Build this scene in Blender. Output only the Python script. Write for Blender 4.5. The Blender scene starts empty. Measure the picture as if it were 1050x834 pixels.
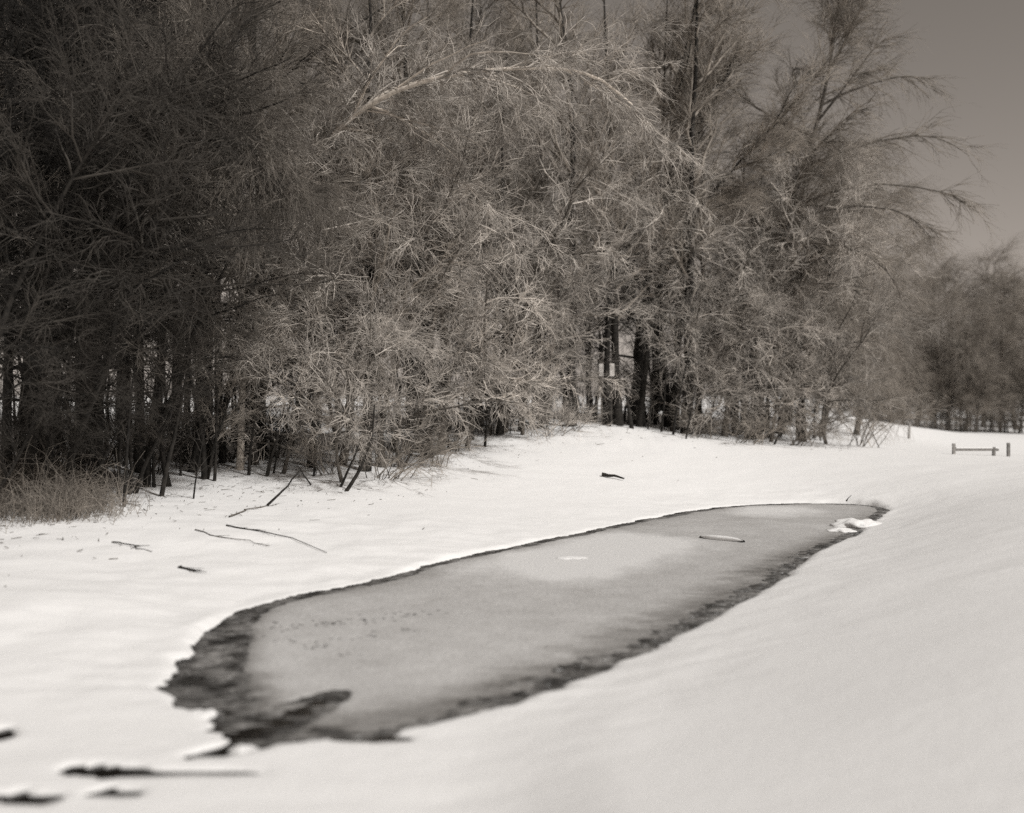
import bpy, math
import numpy as np
from mathutils import Vector

# ------------------------------------------------------------------ camera, sky, sun, exposure
F = 1100.0            # focal length in photograph pixels (photograph 1050 x 834)
HY = 405.0            # pixel row of the horizon
CAMH = 3.0            # eye height above the ice of the pond
scene = bpy.context.scene
COL = scene.collection

cam_d = bpy.data.cameras.new("camera")
cam = bpy.data.objects.new("camera", cam_d)
COL.objects.link(cam)
cam.location = (0, 0, CAMH)
cam.rotation_euler = (math.radians(90), 0, 0)
cam_d.sensor_width = 36.0
cam_d.lens = F / 1050.0 * 36.0
cam_d.shift_y = -(417.0 - HY) / 1050.0
cam_d.clip_start = 0.1
cam_d.clip_end = 4000
cam_d.dof.use_dof = True
cam_d.dof.focus_distance = 26.0
cam_d.dof.aperture_fstop = cam_d.lens / 1000.0 / 0.10
scene.camera = cam

SUN_AZ = math.radians(128)      # clockwise from +Y
SUN_EL = math.radians(47)
world = bpy.data.worlds.new("World")
scene.world = world
world.use_nodes = True
wn = world.node_tree
wn.nodes.clear()
sky = wn.nodes.new("ShaderNodeTexSky")
sky.sky_type = 'NISHITA'
sky.sun_disc = False
sky.sun_elevation = SUN_EL
sky.sun_rotation = SUN_AZ
sky.air_density = 0.8
sky.dust_density = 1.0
bw = wn.nodes.new("ShaderNodeRGBToBW")
tint = wn.nodes.new("ShaderNodeVectorMath")
tint.operation = 'SCALE'
tint.inputs[0].default_value = (1.10, 0.975, 0.87)
bg = wn.nodes.new("ShaderNodeBackground")
bg.inputs["Strength"].default_value = 0.062
wo = wn.nodes.new("ShaderNodeOutputWorld")
wn.links.new(sky.outputs[0], bw.inputs[0])
wn.links.new(bw.outputs[0], tint.inputs["Scale"])
wn.links.new(tint.outputs[0], bg.inputs[0])
wn.links.new(bg.outputs[0], wo.inputs[0])

sun_d = bpy.data.lights.new("sun", 'SUN')
sun_d.energy = 2.2
sun_d.angle = math.radians(4)
sun_d.color = (1.0, 0.985, 0.96)
sun = bpy.data.objects.new("sun", sun_d)
COL.objects.link(sun)
sdir = Vector((math.sin(SUN_AZ) * math.cos(SUN_EL), math.cos(SUN_AZ) * math.cos(SUN_EL), math.sin(SUN_EL)))
sun.rotation_euler = sdir.to_track_quat('Z', 'Y').to_euler()
sun.location = (20, -20, 30)

scene.view_settings.view_transform = 'Standard'
scene.view_settings.look = 'None'
scene.view_settings.gamma = 1.0
scene.view_settings.exposure = 0.52
scene.render.engine = 'CYCLES'
scene.cycles.max_bounces = 4
scene.cycles.diffuse_bounces = 2
scene.cycles.glossy_bounces = 2
scene.cycles.transmission_bounces = 2
scene.cycles.use_denoising = False
scene.cycles.sample_clamp_indirect = 1.5
scene.cycles.sample_clamp_direct = 2.5
scene.cycles.caustics_reflective = False
scene.cycles.caustics_refractive = False

# ------------------------------------------------------------------ helpers
rng = np.random.default_rng(11)


def W(px, py, D):
    """photo pixel at distance D (metres along the view axis) -> world point"""
    return np.array([(px - 525.0) / F * D, D, CAMH - (py - HY) / F * D])


def hash2(ix, iy, seed):
    n = (ix.astype(np.int64) * 374761393 + iy.astype(np.int64) * 668265263 + seed * 1442695041) & 0x7fffffff
    n = ((n ^ (n >> 13)) * 1274126177) & 0x7fffffff
    n = (n ^ (n >> 16)) & 0xffff
    return n / 65535.0


def vnoise(x, y, seed=0):
    ix = np.floor(x); iy = np.floor(y)
    fx = x - ix; fy = y - iy
    fx = fx * fx * (3 - 2 * fx); fy = fy * fy * (3 - 2 * fy)
    a = hash2(ix, iy, seed); b = hash2(ix + 1, iy, seed)
    c = hash2(ix, iy + 1, seed); d = hash2(ix + 1, iy + 1, seed)
    return (a * (1 - fx) + b * fx) * (1 - fy) + (c * (1 - fx) + d * fx) * fy


def fbm(x, y, seed=0, octv=3):
    s = 0; a = 0.5; t = 0
    for o in range(octv):
        s = s + a * vnoise(x * 2 ** o + 17.3 * o, y * 2 ** o - 9.1 * o, seed + o)
        t += a; a *= 0.5
    return s / t - 0.5          # about -0.5 .. 0.5


def sstep(a, b, x):
    t = np.clip((x - a) / (b - a), 0, 1)
    return t * t * (3 - 2 * t)


def smooth_closed(pts, n=6):
    pts = np.asarray(pts, float)
    out = []
    N = len(pts)
    for i in range(N):
        p0, p1, p2, p3 = pts[i - 1], pts[i], pts[(i + 1) % N], pts[(i + 2) % N]
        for k in range(n):
            t = k / n
            out.append(0.5 * ((2 * p1) + (-p0 + p2) * t + (2 * p0 - 5 * p1 + 4 * p2 - p3) * t * t
                              + (-p0 + 3 * p1 - 3 * p2 + p3) * t ** 3))
    return np.array(out)


def smooth_open(pts, n):
    """resample an open polyline with a smooth curve to n points"""
    pts = np.asarray(pts, float)
    ext = np.vstack([2 * pts[0] - pts[1], pts, 2 * pts[-1] - pts[-2]])
    u = np.linspace(0, len(pts) - 1 - 1e-6, n)
    i = u.astype(int); t = (u - i)[:, None]
    p0, p1, p2, p3 = ext[i], ext[i + 1], ext[i + 2], ext[i + 3]
    return 0.5 * ((2 * p1) + (-p0 + p2) * t + (2 * p0 - 5 * p1 + 4 * p2 - p3) * t * t
                  + (-p0 + 3 * p1 - 3 * p2 + p3) * t ** 3)


def sdf_poly(x, y, poly):
    """signed distance to a closed polygon: negative inside"""
    best = np.full(x.shape, 1e9)
    inside = np.zeros(x.shape, bool)
    N = len(poly)
    for i in range(N):
        ax, ay = poly[i]; bx, by = poly[(i + 1) % N]
        ex, ey = bx - ax, by - ay
        wx, wy = x - ax, y - ay
        t = np.clip((wx * ex + wy * ey) / (ex * ex + ey * ey + 1e-12), 0, 1)
        dx, dy = wx - ex * t, wy - ey * t
        best = np.minimum(best, dx * dx + dy * dy)
        c = ((ay <= y) & (by > y)) | ((by <= y) & (ay > y))
        if abs(ey) > 1e-12:
            inside ^= c & (x < ax + (y - ay) / ey * ex)
    d = np.sqrt(best)
    return np.where(inside, -d, d)


def mesh_from(name, verts, faces, smooth=True):
    """verts (N,3), faces (M,k) with constant k"""
    me = bpy.data.meshes.new(name)
    verts = np.ascontiguousarray(verts, dtype=np.float32)
    faces = np.ascontiguousarray(faces, dtype=np.int32)
    M, k = faces.shape
    me.vertices.add(len(verts)); me.vertices.foreach_set("co", verts.ravel())
    me.loops.add(M * k); me.loops.foreach_set("vertex_index", faces.ravel())
    me.polygons.add(M)
    me.polygons.foreach_set("loop_start", np.arange(0, M * k, k, dtype=np.int32))
    me.polygons.foreach_set("loop_total", np.full(M, k, dtype=np.int32))
    if smooth:
        me.polygons.foreach_set("use_smooth", np.ones(M, dtype=bool))
    me.update(calc_edges=True)
    return me


def link(name, me, mat=None, parent=None, loc=None):
    o = bpy.data.objects.new(name, me)
    COL.objects.link(o)
    if mat is not None and len(me.materials) == 0:
        me.materials.append(mat)
    if parent is not None:
        o.parent = parent
    if loc is not None:
        o.location = loc
    return o


def tag(o, label=None, cat=None, group=None, kind=None):
    if label: o["label"] = label
    if cat: o["category"] = cat
    if group: o["group"] = group
    if kind: o["kind"] = kind
    return o


def empty(name, loc, rz=0.0):
    o = bpy.data.objects.new(name, None)
    COL.objects.link(o)
    o.empty_display_size = 0.3
    o.location = tuple(float(v) for v in loc)
    o.rotation_euler = (0, 0, rz)
    return o


def copy_tree(o, parent=None):
    c = o.copy()
    COL.objects.link(c)
    c.parent = parent
    for ch in list(o.children):
        copy_tree(ch, c)
    return c


def tubes(P, R, sides=3):
    """P (N,K,3) strands, R (N,K) radii -> verts, quads (open tubes, tips pinched)"""
    N, K, _ = P.shape
    T = np.gradient(P, axis=1)
    T /= np.linalg.norm(T, axis=2, keepdims=True) + 1e-9
    d = P[:, -1] - P[:, 0]
    ref = np.stack([d[:, 1] + .31, -d[:, 2] + .17, d[:, 0] - .23], 1)
    ref = ref - d * (np.sum(ref * d, 1) / (np.sum(d * d, 1) + 1e-9))[:, None]
    ref /= np.linalg.norm(ref, axis=1, keepdims=True) + 1e-9
    U = np.cross(T, np.repeat(ref[:, None], K, 1))
    U /= np.linalg.norm(U, axis=2, keepdims=True) + 1e-9
    V = np.cross(T, U)
    a = np.arange(sides) * 2 * math.pi / sides
    ring = (U[:, :, None] * np.cos(a)[None, None, :, None] + V[:, :, None] * np.sin(a)[None, None, :, None])
    verts = P[:, :, None] + ring * R[:, :, None, None]
    idx = np.arange(N * K * sides).reshape(N, K, sides)
    a0 = idx[:, :-1]; a1 = idx[:, 1:]
    q = np.stack([a0, np.roll(a0, -1, 2), np.roll(a1, -1, 2), a1], -1)
    return verts.reshape(-1, 3), q.reshape(-1, 4)


def join(parts):
    vs, fs, off = [], [], 0
    for v, f in parts:
        vs.append(v); fs.append(f + off); off += len(v)
    return np.vstack(vs), np.vstack(fs)


# ------------------------------------------------------------------ materials (film is sepia: every surface a warm grey)
def tone(v, warm=1.0):
    """warm grey of linear value v"""
    return (v * (1 + .12 * warm), v, v * (1 - .13 * warm), 1)


def mat_base(name):
    m = bpy.data.materials.new(name)
    m.use_nodes = True
    nt = m.node_tree
    return m, nt, nt.nodes["Principled BSDF"]


def mat_bark(name, lo, hi, scale=6.0, rough=0.85, per_obj=0.25, warm=1.0):
    m, nt, b = mat_base(name)
    tc = nt.nodes.new("ShaderNodeTexCoord")
    nz = nt.nodes.new("ShaderNodeTexNoise")
    nz.inputs["Scale"].default_value = scale
    nz.inputs["Detail"].default_value = 3
    nt.links.new(tc.outputs["Object"], nz.inputs["Vector"])
    rp = nt.nodes.new("ShaderNodeValToRGB")
    rp.color_ramp.elements[0].position = .35; rp.color_ramp.elements[0].color = tone(lo, warm)
    rp.color_ramp.elements[1].position = .65; rp.color_ramp.elements[1].color = tone(hi, warm)
    nt.links.new(nz.outputs["Fac"], rp.inputs[0])
    oi = nt.nodes.new("ShaderNodeObjectInfo")
    mr = nt.nodes.new("ShaderNodeMapRange")
    mr.inputs["To Min"].default_value = 1 - per_obj
    mr.inputs["To Max"].default_value = 1 + per_obj
    nt.links.new(oi.outputs["Random"], mr.inputs["Value"])
    sc = nt.nodes.new("ShaderNodeVectorMath"); sc.operation = 'SCALE'
    nt.links.new(rp.outputs[0], sc.inputs[0])
    nt.links.new(mr.outputs[0], sc.inputs["Scale"])
    nt.links.new(sc.outputs[0], b.inputs["Base Color"])
    b.inputs["Roughness"].default_value = rough
    b.inputs["Specular IOR Level"].default_value = 0.25
    return m


M = {}
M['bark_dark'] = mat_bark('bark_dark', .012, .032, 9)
M['bark_mid'] = mat_bark('bark_mid', .06, .14, 9)
M['bark_pale'] = mat_bark('bark_pale', .38, .6, 7)
M['twig_frost'] = mat_bark('twig_frost', .16, .66, 2.2, per_obj=.35, warm=.75)
M['twig_grey'] = mat_bark('twig_grey', .20, .38, 1.2, per_obj=.15)
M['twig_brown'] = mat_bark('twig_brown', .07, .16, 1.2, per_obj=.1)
M['twig_rime'] = mat_bark('twig_rime', .17, .54, 2.0, per_obj=.1, warm=.75)
M['twig_dim'] = mat_bark('twig_dim', .08, .22, 2.0, per_obj=.1)  # left trees only, the dark of that side put into the colour
M['twig_mid'] = mat_bark('twig_mid', .15, .42, 2.0, per_obj=.2)
M['twig_dull'] = mat_bark('twig_dull', .03, .07, 1.2, per_obj=.2)  # near black: dark of the left and shade between trees painted in
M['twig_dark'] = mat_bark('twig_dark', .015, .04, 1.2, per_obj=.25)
M['needle'] = mat_bark('needle', .010, .028, 1.5, per_obj=.2)  # near black: darkness at the left put into the needle colour
M['far_twig'] = mat_bark('far_twig', .17, .32, .8, per_obj=.15)  # lightened, distance haze is put into the twig colour
M['grass'] = mat_bark('grass', .16, .36, 3)
M['wood_grey'] = mat_bark('wood_grey', .2, .32, 12, warm=.4)


def mat_snow(name, val=.84, ground=True):
    m, nt, b = mat_base(name)
    b.inputs["Base Color"].default_value = (val, val * .99, val * .98, 1)
    b.inputs["Roughness"].default_value = .65
    b.inputs["Specular IOR Level"].default_value = .2
    tc = nt.nodes.new("ShaderNodeTexCoord")
    mp = nt.nodes.new("ShaderNodeMapping")
    mp.inputs["Scale"].default_value = (.6, 1.6, 1)
    mp.inputs["Rotation"].default_value = (0, 0, .5)
    nt.links.new(tc.outputs["Object"], mp.inputs[0])
    n1 = nt.nodes.new("ShaderNodeTexNoise"); n1.inputs["Scale"].default_value = 1.6; n1.inputs["Detail"].default_value = 6
    n1.inputs["Roughness"].default_value = .6
    n2 = nt.nodes.new("ShaderNodeTexNoise"); n2.inputs["Scale"].default_value = 38; n2.inputs["Detail"].default_value = 3
    nt.links.new(mp.outputs[0], n1.inputs["Vector"])
    nt.links.new(tc.outputs["Object"], n2.inputs["Vector"])
    b1 = nt.nodes.new("ShaderNodeBump"); b1.inputs["Strength"].default_value = .4; b1.inputs["Distance"].default_value = .04
    b2 = nt.nodes.new("ShaderNodeBump"); b2.inputs["Strength"].default_value = .5; b2.inputs["Distance"].default_value = .018
    nt.links.new(n1.outputs["Fac"], b1.inputs["Height"])
    nt.links.new(n2.outputs["Fac"], b2.inputs["Height"])
    n3 = nt.nodes.new("ShaderNodeTexNoise"); n3.inputs["Scale"].default_value = 8; n3.inputs["Detail"].default_value = 5; n3.inputs["Roughness"].default_value = .65
    nt.links.new(mp.outputs[0], n3.inputs["Vector"])
    b3 = nt.nodes.new("ShaderNodeBump"); b3.inputs["Strength"].default_value = .4; b3.inputs["Distance"].default_value = .03
    nt.links.new(n3.outputs["Fac"], b3.inputs["Height"])
    nt.links.new(b1.outputs[0], b3.inputs["Normal"])
    nt.links.new(b3.outputs[0], b2.inputs["Normal"])
    nt.links.new(b2.outputs[0], b.inputs["Normal"])
    return m


M['snow'] = mat_snow('snow')

m, nt, b = mat_base('water')
b.inputs["Base Color"].default_value = tone(.012)
b.inputs["Roughness"].default_value = .08
b.inputs["Specular IOR Level"].default_value = .4
nz = nt.nodes.new("ShaderNodeTexNoise"); nz.inputs["Scale"].default_value = 9
bp = nt.nodes.new("ShaderNodeBump"); bp.inputs["Strength"].default_value = .15; bp.inputs["Distance"].default_value = .02
nt.links.new(nz.outputs["Fac"], bp.inputs["Height"]); nt.links.new(bp.outputs[0], b.inputs["Normal"])
M['water'] = m

m, nt, b = mat_base('ice')      # 'frost' = how much snow dust lies frozen into the ice, per vertex
at = nt.nodes.new("ShaderNodeAttribute"); at.attribute_name = "frost"
tc = nt.nodes.new("ShaderNodeTexCoord")
nz = nt.nodes.new("ShaderNodeTexNoise"); nz.inputs["Scale"].default_value = 14; nz.inputs["Detail"].default_value = 5
nz.inputs["Roughness"].default_value = .7
nt.links.new(tc.outputs["Object"], nz.inputs["Vector"])
ad = nt.nodes.new("ShaderNodeMath"); ad.operation = 'MULTIPLY_ADD'
nt.links.new(nz.outputs["Fac"], ad.inputs[0]); ad.inputs[1].default_value = .5
nt.links.new(at.outputs["Fac"], ad.inputs[2])
rp = nt.nodes.new("ShaderNodeValToRGB")
rp.color_ramp.elements[0].position = 0; rp.color_ramp.elements[0].color = tone(.05)
rp.color_ramp.elements[1].position = 1; rp.color_ramp.elements[1].color = tone(.70, .1)
e = rp.color_ramp.elements.new(.55); e.color = tone(.34, .25)
nt.links.new(ad.outputs[0], rp.inputs[0]); nt.links.new(rp.outputs[0], b.inputs["Base Color"])
b.inputs["Roughness"].default_value = .5
b.inputs["Specular IOR Level"].default_value = .35
n2 = nt.nodes.new("ShaderNodeTexNoise"); n2.inputs["Scale"].default_value = 22; n2.inputs["Detail"].default_value = 5
nt.links.new(tc.outputs["Object"], n2.inputs["Vector"])
bp = nt.nodes.new("ShaderNodeBump"); bp.inputs["Strength"].default_value = .6; bp.inputs["Distance"].default_value = .02
nt.links.new(n2.outputs["Fac"], bp.inputs["Height"]); nt.links.new(bp.outputs[0], b.inputs["Normal"])
M['ice'] = m

m, nt, b = mat_base('slush')
oi = nt.nodes.new("ShaderNodeTexCoord")
nz = nt.nodes.new("ShaderNodeTexNoise"); nz.inputs["Scale"].default_value = 2.2; nz.inputs["Detail"].default_value = 4
nt.links.new(oi.outputs["Object"], nz.inputs["Vector"])
rp = nt.nodes.new("ShaderNodeValToRGB")
rp.color_ramp.elements[0].position = .38; rp.color_ramp.elements[0].color = tone(.03, .5)
rp.color_ramp.elements[1].position = .68; rp.color_ramp.elements[1].color = tone(.24, .3)
nt.links.new(nz.outputs["Fac"], rp.inputs[0]); nt.links.new(rp.outputs[0], b.inputs["Base Color"])
b.inputs["Roughness"].default_value = .35
M['slush'] = m

m, nt, b = mat_base('white_paint')
b.inputs["Base Color"].default_value = tone(.8, .4)
b.inputs["Roughness"].default_value = .5
nz = nt.nodes.new("ShaderNodeTexNoise"); nz.inputs["Scale"].default_value = 8
bp = nt.nodes.new("ShaderNodeBump"); bp.inputs["Strength"].default_value = .1
nt.links.new(nz.outputs["Fac"], bp.inputs["Height"]); nt.links.new(bp.outputs[0], b.inputs["Normal"])
M['white_paint'] = m

# ------------------------------------------------------------------ pond outline and terrain
POND_PX = [(166, 708), (182, 682), (200, 657), (238, 630), (285, 616), (335, 606), (400, 592), (445, 578), (520, 562), (600, 546),
           (660, 533), (735, 521), (800, 517), (870, 517), (908, 522), (897, 534), (880, 549), (848, 564), (800, 597),
           (742, 632), (690, 658), (640, 681), (590, 702), (560, 712), (520, 723), (460, 738), (390, 752), (330, 757),
           (265, 764), (222, 752), (205, 733), (185, 724)]


def flat(px, py, z=0.0):
    D = (CAMH - z) * F / (py - HY)
    return W(px, py, D)


pond_ctl = np.array([flat(x, y)[:2] for x, y in POND_PX])
pond = smooth_closed(pond_ctl, 6)


def zpt(px, py, z):
    p = flat(px, py, z)
    return (p[0], p[1], z)


ctl = [tuple(W(*a)) for a in [
    (-150, 560, 18), (0, 540, 20), (100, 530, 21), (200, 507, 25), (370, 499, 27), (450, 475, 31), (530, 448, 36), (630, 439, 38),
    (700, 446, 39.5), (800, 456, 41), (860, 458, 42), (950, 463, 43), (1050, 467, 44), (1200, 475, 46),
    (0, 440, 38), (100, 436, 42), (300, 428, 50), (500, 419, 56), (700, 421, 62), (820, 434, 60),
    (880, 429, 66), (905, 440, 78), (1040, 440, 92), (960, 452, 62), (1050, 452, 66), (900, 428, 120), (1100, 428, 120), (400, 418, 120), (0, 418, 120),
    (-300, 430, 60), (1600, 450, 90)]]
ctl += [zpt(0, 834, .06), (-4.3, 7.0, .07), zpt(150, 810, .05), zpt(300, 815, .08), zpt(0, 760, .06), zpt(0, 700, .10), zpt(0, 620, .3), zpt(80, 650, .14),
        zpt(525, 834, .22), zpt(750, 834, .45), zpt(1050, 834, .75), zpt(1050, 700, .85), zpt(1050, 610, .85), zpt(1050, 540, .85),
        zpt(900, 650, .55), zpt(800, 720, .42), zpt(950, 580, .55), zpt(1000, 520, .62), zpt(1050, 500, .7), zpt(930, 500, .45),
        (0, 0, 1.4), (-6, 0, 1.1), (6, 0, 1.6), (0, -15, 1.8), (-25, 0, 1.2), (25, 0, 2.0), (25, 15, 1.4)]
ctl += [(p[0], p[1], .035) for p in pond_ctl[::2]]
ctl = np.array(ctl)


def tps_fit(c):
    n = len(c)
    d = np.linalg.norm(c[:, None, :2] - c[None, :, :2], axis=2) / 30
    K = np.where(d > 0, d * d * np.log(d + 1e-12), 0) + np.eye(n) * 2e-4
    Pm = np.hstack([np.ones((n, 1)), c[:, :2] / 30])
    A = np.zeros((n + 3, n + 3)); A[:n, :n] = K; A[:n, n:] = Pm; A[n:, :n] = Pm.T
    return np.linalg.solve(A, np.concatenate([c[:, 2], np.zeros(3)]))


tps_w = tps_fit(ctl)


def tps(x, y):
    out = tps_w[len(ctl)] + tps_w[len(ctl) + 1] * x / 30 + tps_w[len(ctl) + 2] * y / 30
    for i, (cx, cy, _) in enumerate(ctl):
        r2 = ((x - cx) ** 2 + (y - cy) ** 2) / 900.0
        out = out + tps_w[i] * 0.5 * r2 * np.log(r2 + 1e-12)
    return out


# openings in the snow shelf in front of the pond (dark water shows): centre px, half width px, half height px, tilt
GAPS = [(108, 789, 34, 3.6, -.02), (190, 792, 40, .8, -.01), (18, 817, 36, 4.2, .03), (2, 754, 8, 5, 0), (345, 754, 48, 2.2, -.05),
        (232, 769, 30, 3.2, .10), (120, 811, 16, 1.4, 0)]


def gap_field(x, y):
    """signed field (metres, roughly) of the openings"""
    best = np.full(x.shape, 9.0)
    # position back to the plane of the ice, in photo units, so that the long thin shapes lie as seen
    yy = np.maximum(y, 1.0)
    px = 525 + x / yy * F; py = HY + (CAMH - .02) * F / yy
    for cx, cy, hw, hh, tl in GAPS:
        u = (px - cx); v = (py - cy) + tl * u
        v = v + hh * 2.2 * fbm(px * .045, py * .02, int(cx) % 97) + hh * 1.1 * fbm(px * .16, py * .05, int(cx) % 89)
        q = np.sqrt((u / hw) ** 2 + (v / (hh * (1 + .9 * fbm(px * .07, py * .03, 7)))) ** 2) - 1
        best = np.minimum(best, q * hh * .018)
    return best


def pond_sd(x, y):
    d = np.full(x.shape, 50.0)
    bx0, by0 = pond.min(0) - 3; bx1, by1 = pond.max(0) + 3
    msk = (x > bx0) & (x < bx1) & (y > by0) & (y < by1)
    xs, ys = x[msk], y[msk]
    dd = sdf_poly(xs, ys, pond)
    near = sstep(16.0, 10.0, ys)           # the near end is more ragged
    rag = .20 * fbm(xs * .9, ys * 1.6, 3) + .14 * fbm(xs * 2.6, ys * 5.0, 5)
    rag += near * (.30 * fbm(xs * 1.3, ys * 3.4, 8) + .16 * fbm(xs * 4, ys * 9, 9))
    d[msk] = dd + rag
    return d


def terrain(x, y):
    x = np.asarray(x, float); y = np.asarray(y, float)
    h = tps(x, y)
    r = np.hypot(x, y - 30)
    far = sstep(110, 220, r)
    h = h * (1 - far) + 0.2 * far
    h = h + .10 * fbm(x * .22, y * .22, 21) * sstep(6, 14, r) + .05 * fbm(x * .8, y * 1.1, 22) * sstep(4, 14, np.hypot(x, y) - 2)
    h = h + (.20 * fbm(x * .5, y * .6, 23) + .05 * fbm(x * 1.8, y * 2.0, 24)) * sstep(2, -2, x) * sstep(10, 13, y) * sstep(26, 22, y)
    wood = sstep(0.9, 1.6, h) * sstep(24, 30, y)
    h = h + wood * .10 * fbm(x * 1.7, y * 1.7, 31)
    d = pond_sd(x, y)
    # wind-packed ripples and lumps close to the water
    h = h + .035 * fbm(x * 2.0, y * 4.5, 41) * sstep(3.0, .3, np.abs(d)) * (1 + sstep(15, 9, y))
    h = np.where((y < 34) & (d < 6), np.maximum(h, .022), h)
    shelf = sstep(10.6, 9.6, y) * sstep(.8, -.6, x)
    h = h * (1 - .8 * shelf) + (.006 + .035 * (fbm(x * 1.6, y * 3.2, 44) + .25)) * shelf
    k = sstep(-.50, .12, d)
    h = -.35 + (h + .35) * k
    g = gap_field(x, y) + .05 * fbm(x * 4, y * 10, 51)
    near = (y < 10.5) & (y > 5.5)
    kk = np.where(near, sstep(-.004, .035, g), 1.0)
    h = -.2 + (h + .2) * kk
    return h


def ground(x, y):
    return float(terrain(np.array([x]), np.array([y]))[0])


_Dm = np.concatenate([np.arange(5, 60, .1), np.arange(60, 140, .5)])


def hit(px, py):
    """ground point seen at a photo pixel"""
    x = (px - 525) / F * _Dm
    z = terrain(x, _Dm)
    ray = CAMH - (py - HY) / F * _Dm
    i = int(np.argmax(z >= ray)) if np.any(z >= ray) else len(_Dm) - 1
    D = _Dm[i]
    return np.array([x[i], D, float(z[i])])


def axis(lo, hi, step, far_lo, far_hi, g=1.10):
    a = list(np.arange(lo, hi, step))
    s = step; v = a[-1]
    while v < far_hi:
        s = min(s * g, 60); v += s; a.append(v)
    s = step; v = lo; pre = []
    while v > far_lo:
        s = min(s * g, 60); v -= s; pre.append(v)
    return np.array(pre[::-1] + a)


ax_x = axis(-6.0, 12.5, .07, -900, 900, 1.09)
ax_y = axis(6.6, 31.5, .085, -120, 1500, 1.075)
gx, gy = np.meshgrid(ax_x, ax_y)
gz = terrain(gx.ravel(), gy.ravel())
nx, ny = len(ax_x), len(ax_y)
idx = np.arange(nx * ny).reshape(ny, nx)
quads = np.stack([idx[:-1, :-1], idx[:-1, 1:], idx[1:, 1:], idx[1:, :-1]], -1).reshape(-1, 4)
me = mesh_from('snow_ground', np.stack([gx.ravel(), gy.ravel(), gz], 1), quads)
tag(link('snow_ground', me, M['snow']), kind='structure')

# dark open water under the ice and in the openings
bx0, by0 = -7.5, 5.6
bx1, by1 = pond.max(0) + 1.0
cell = .5
wx, wy = np.meshgrid(np.arange(bx0, bx1 + cell, cell), np.arange(by0, by1 + cell, cell))
wid = np.arange(wx.size).reshape(wx.shape)
wq = np.stack([wid[:-1, :-1], wid[:-1, 1:], wid[1:, 1:], wid[1:, :-1]], -1).reshape(-1, 4)
ctr = np.stack([wx.ravel(), wy.ravel()], 1)[wq].mean(1)
keep = (pond_sd(ctr[:, 0], ctr[:, 1]) < .9) | ((ctr[:, 1] < 10.2) & (ctr[:, 0] < 0.2))
me = mesh_from('pond_water', np.stack([wx.ravel(), wy.ravel(), np.zeros(wx.size)], 1), wq[keep])
tag(link('pond_water', me, M['water']), kind='structure')

# ice sheet: grid that dips under the water where the margin is open
LENS = [smooth_closed([flat(*p)[:2] for p in q], 4) for q in (
    [(470, 578), (505, 594), (570, 599), (640, 590), (688, 574), (714, 560), (690, 553), (640, 546), (600, 549), (540, 562)],
    [(738, 524), (765, 519), (835, 522), (842, 527), (800, 531), (750, 529)])]
CHANNEL = smooth_closed([flat(*p)[:2] for p in [(228, 756), (262, 738), (318, 718), (350, 711), (335, 726), (300, 744), (262, 757), (240, 768)]], 4)


def ice_fields(x, y):
    d = -pond_sd(x, y)                      # positive inside
    yy = np.maximum(y, 1); px = 525 + x / yy * F; py = HY + CAMH * F / yy
    # side of the pond: the shore towards the camera and the left end are slushy
    axis_y = np.interp(px, [166, 250, 400, 560, 700, 800, 905], [700, 690, 660, 620, 585, 560, 525])
    nearside = sstep(-6, 18, py - axis_y)
    left = sstep(300, 215, px)
    m = .14 + .12 * nearside * sstep(900, 760, px) + .75 * left
    m = m * (1 + .9 * fbm(x * .8, y * 1.2, 61)) + .42 * fbm(x * 2.0, y * 7, 62) * (nearside + left)
    m = m - .25 * nearside * sstep(520, 420, px) * sstep(280, 330, px)
    inner = d - np.maximum(m, .07)
    ch = sdf_poly(x, y, CHANNEL) + .12 * fbm(x * 3, y * 7, 63)
    inner = inner + (.35 * fbm(x * 4, y * 11, 64) + .25 * fbm(x * 8, y * 16, 65)) * sstep(.9, .1, inner) * np.minimum(nearside + left, 1)
    shore = inner
    inner = np.minimum(inner, ch)
    return d, inner, nearside, left, shore, ch


cell = .055
ix, iy = np.meshgrid(np.arange(pond[:, 0].min() - .3, pond[:, 0].max() + .3, cell),
                     np.arange(pond[:, 1].min() - .3, pond[:, 1].max() + .3, cell * 1.2))
shape = ix.shape
ixf, iyf = ix.ravel(), iy.ravel()
dd, inner, nside, lft, shore, _ch = ice_fields(ixf, iyf)
iz = -.03 + .042 * sstep(-.05, .16, inner) + .004 * fbm(ixf * 6, iyf * 6, 70)
frost = .29 + .16 * sstep(0, .8, shore) + .10 * fbm(ixf * .7, iyf * .5, 71) + .12 * fbm(ixf * 2, iyf * 2.5, 72) + .10 * fbm(ixf * 6, iyf * 6, 73)
frost -= .34 * sstep(1.1, .0, shore) * (nside + lft) * (.5 + 1.6 * (fbm(ixf * 3, iyf * 8, 74) + .3))
for k, L in enumerate(LENS):
    sd = sdf_poly(ixf, iyf, L) + 1.3 * fbm(ixf * .9, iyf * .5, 80 + k) + .4 * fbm(ixf * 3, iyf * 2, 83)
    frost += (.36 if k == 0 else .30) * sstep(.5, -.9, sd)
frost += .2 * sstep(.35, .0, np.hypot((ixf - flat(580, 675)[0]) , (iyf - flat(580, 675)[1]) * .8))
frost += .05 * sstep(4.0, 1.0, iyf - 12)
iid = np.arange(ixf.size).reshape(shape)
iq = np.stack([iid[:-1, :-1], iid[:-1, 1:], iid[1:, 1:], iid[1:, :-1]], -1).reshape(-1, 4)
keep = (inner[iq].max(1) > -.08) & (dd[iq].max(1) > -.05)
iq = iq[keep]
used = np.unique(iq); remap = np.zeros(ixf.size, int); remap[used] = np.arange(len(used))
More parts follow.
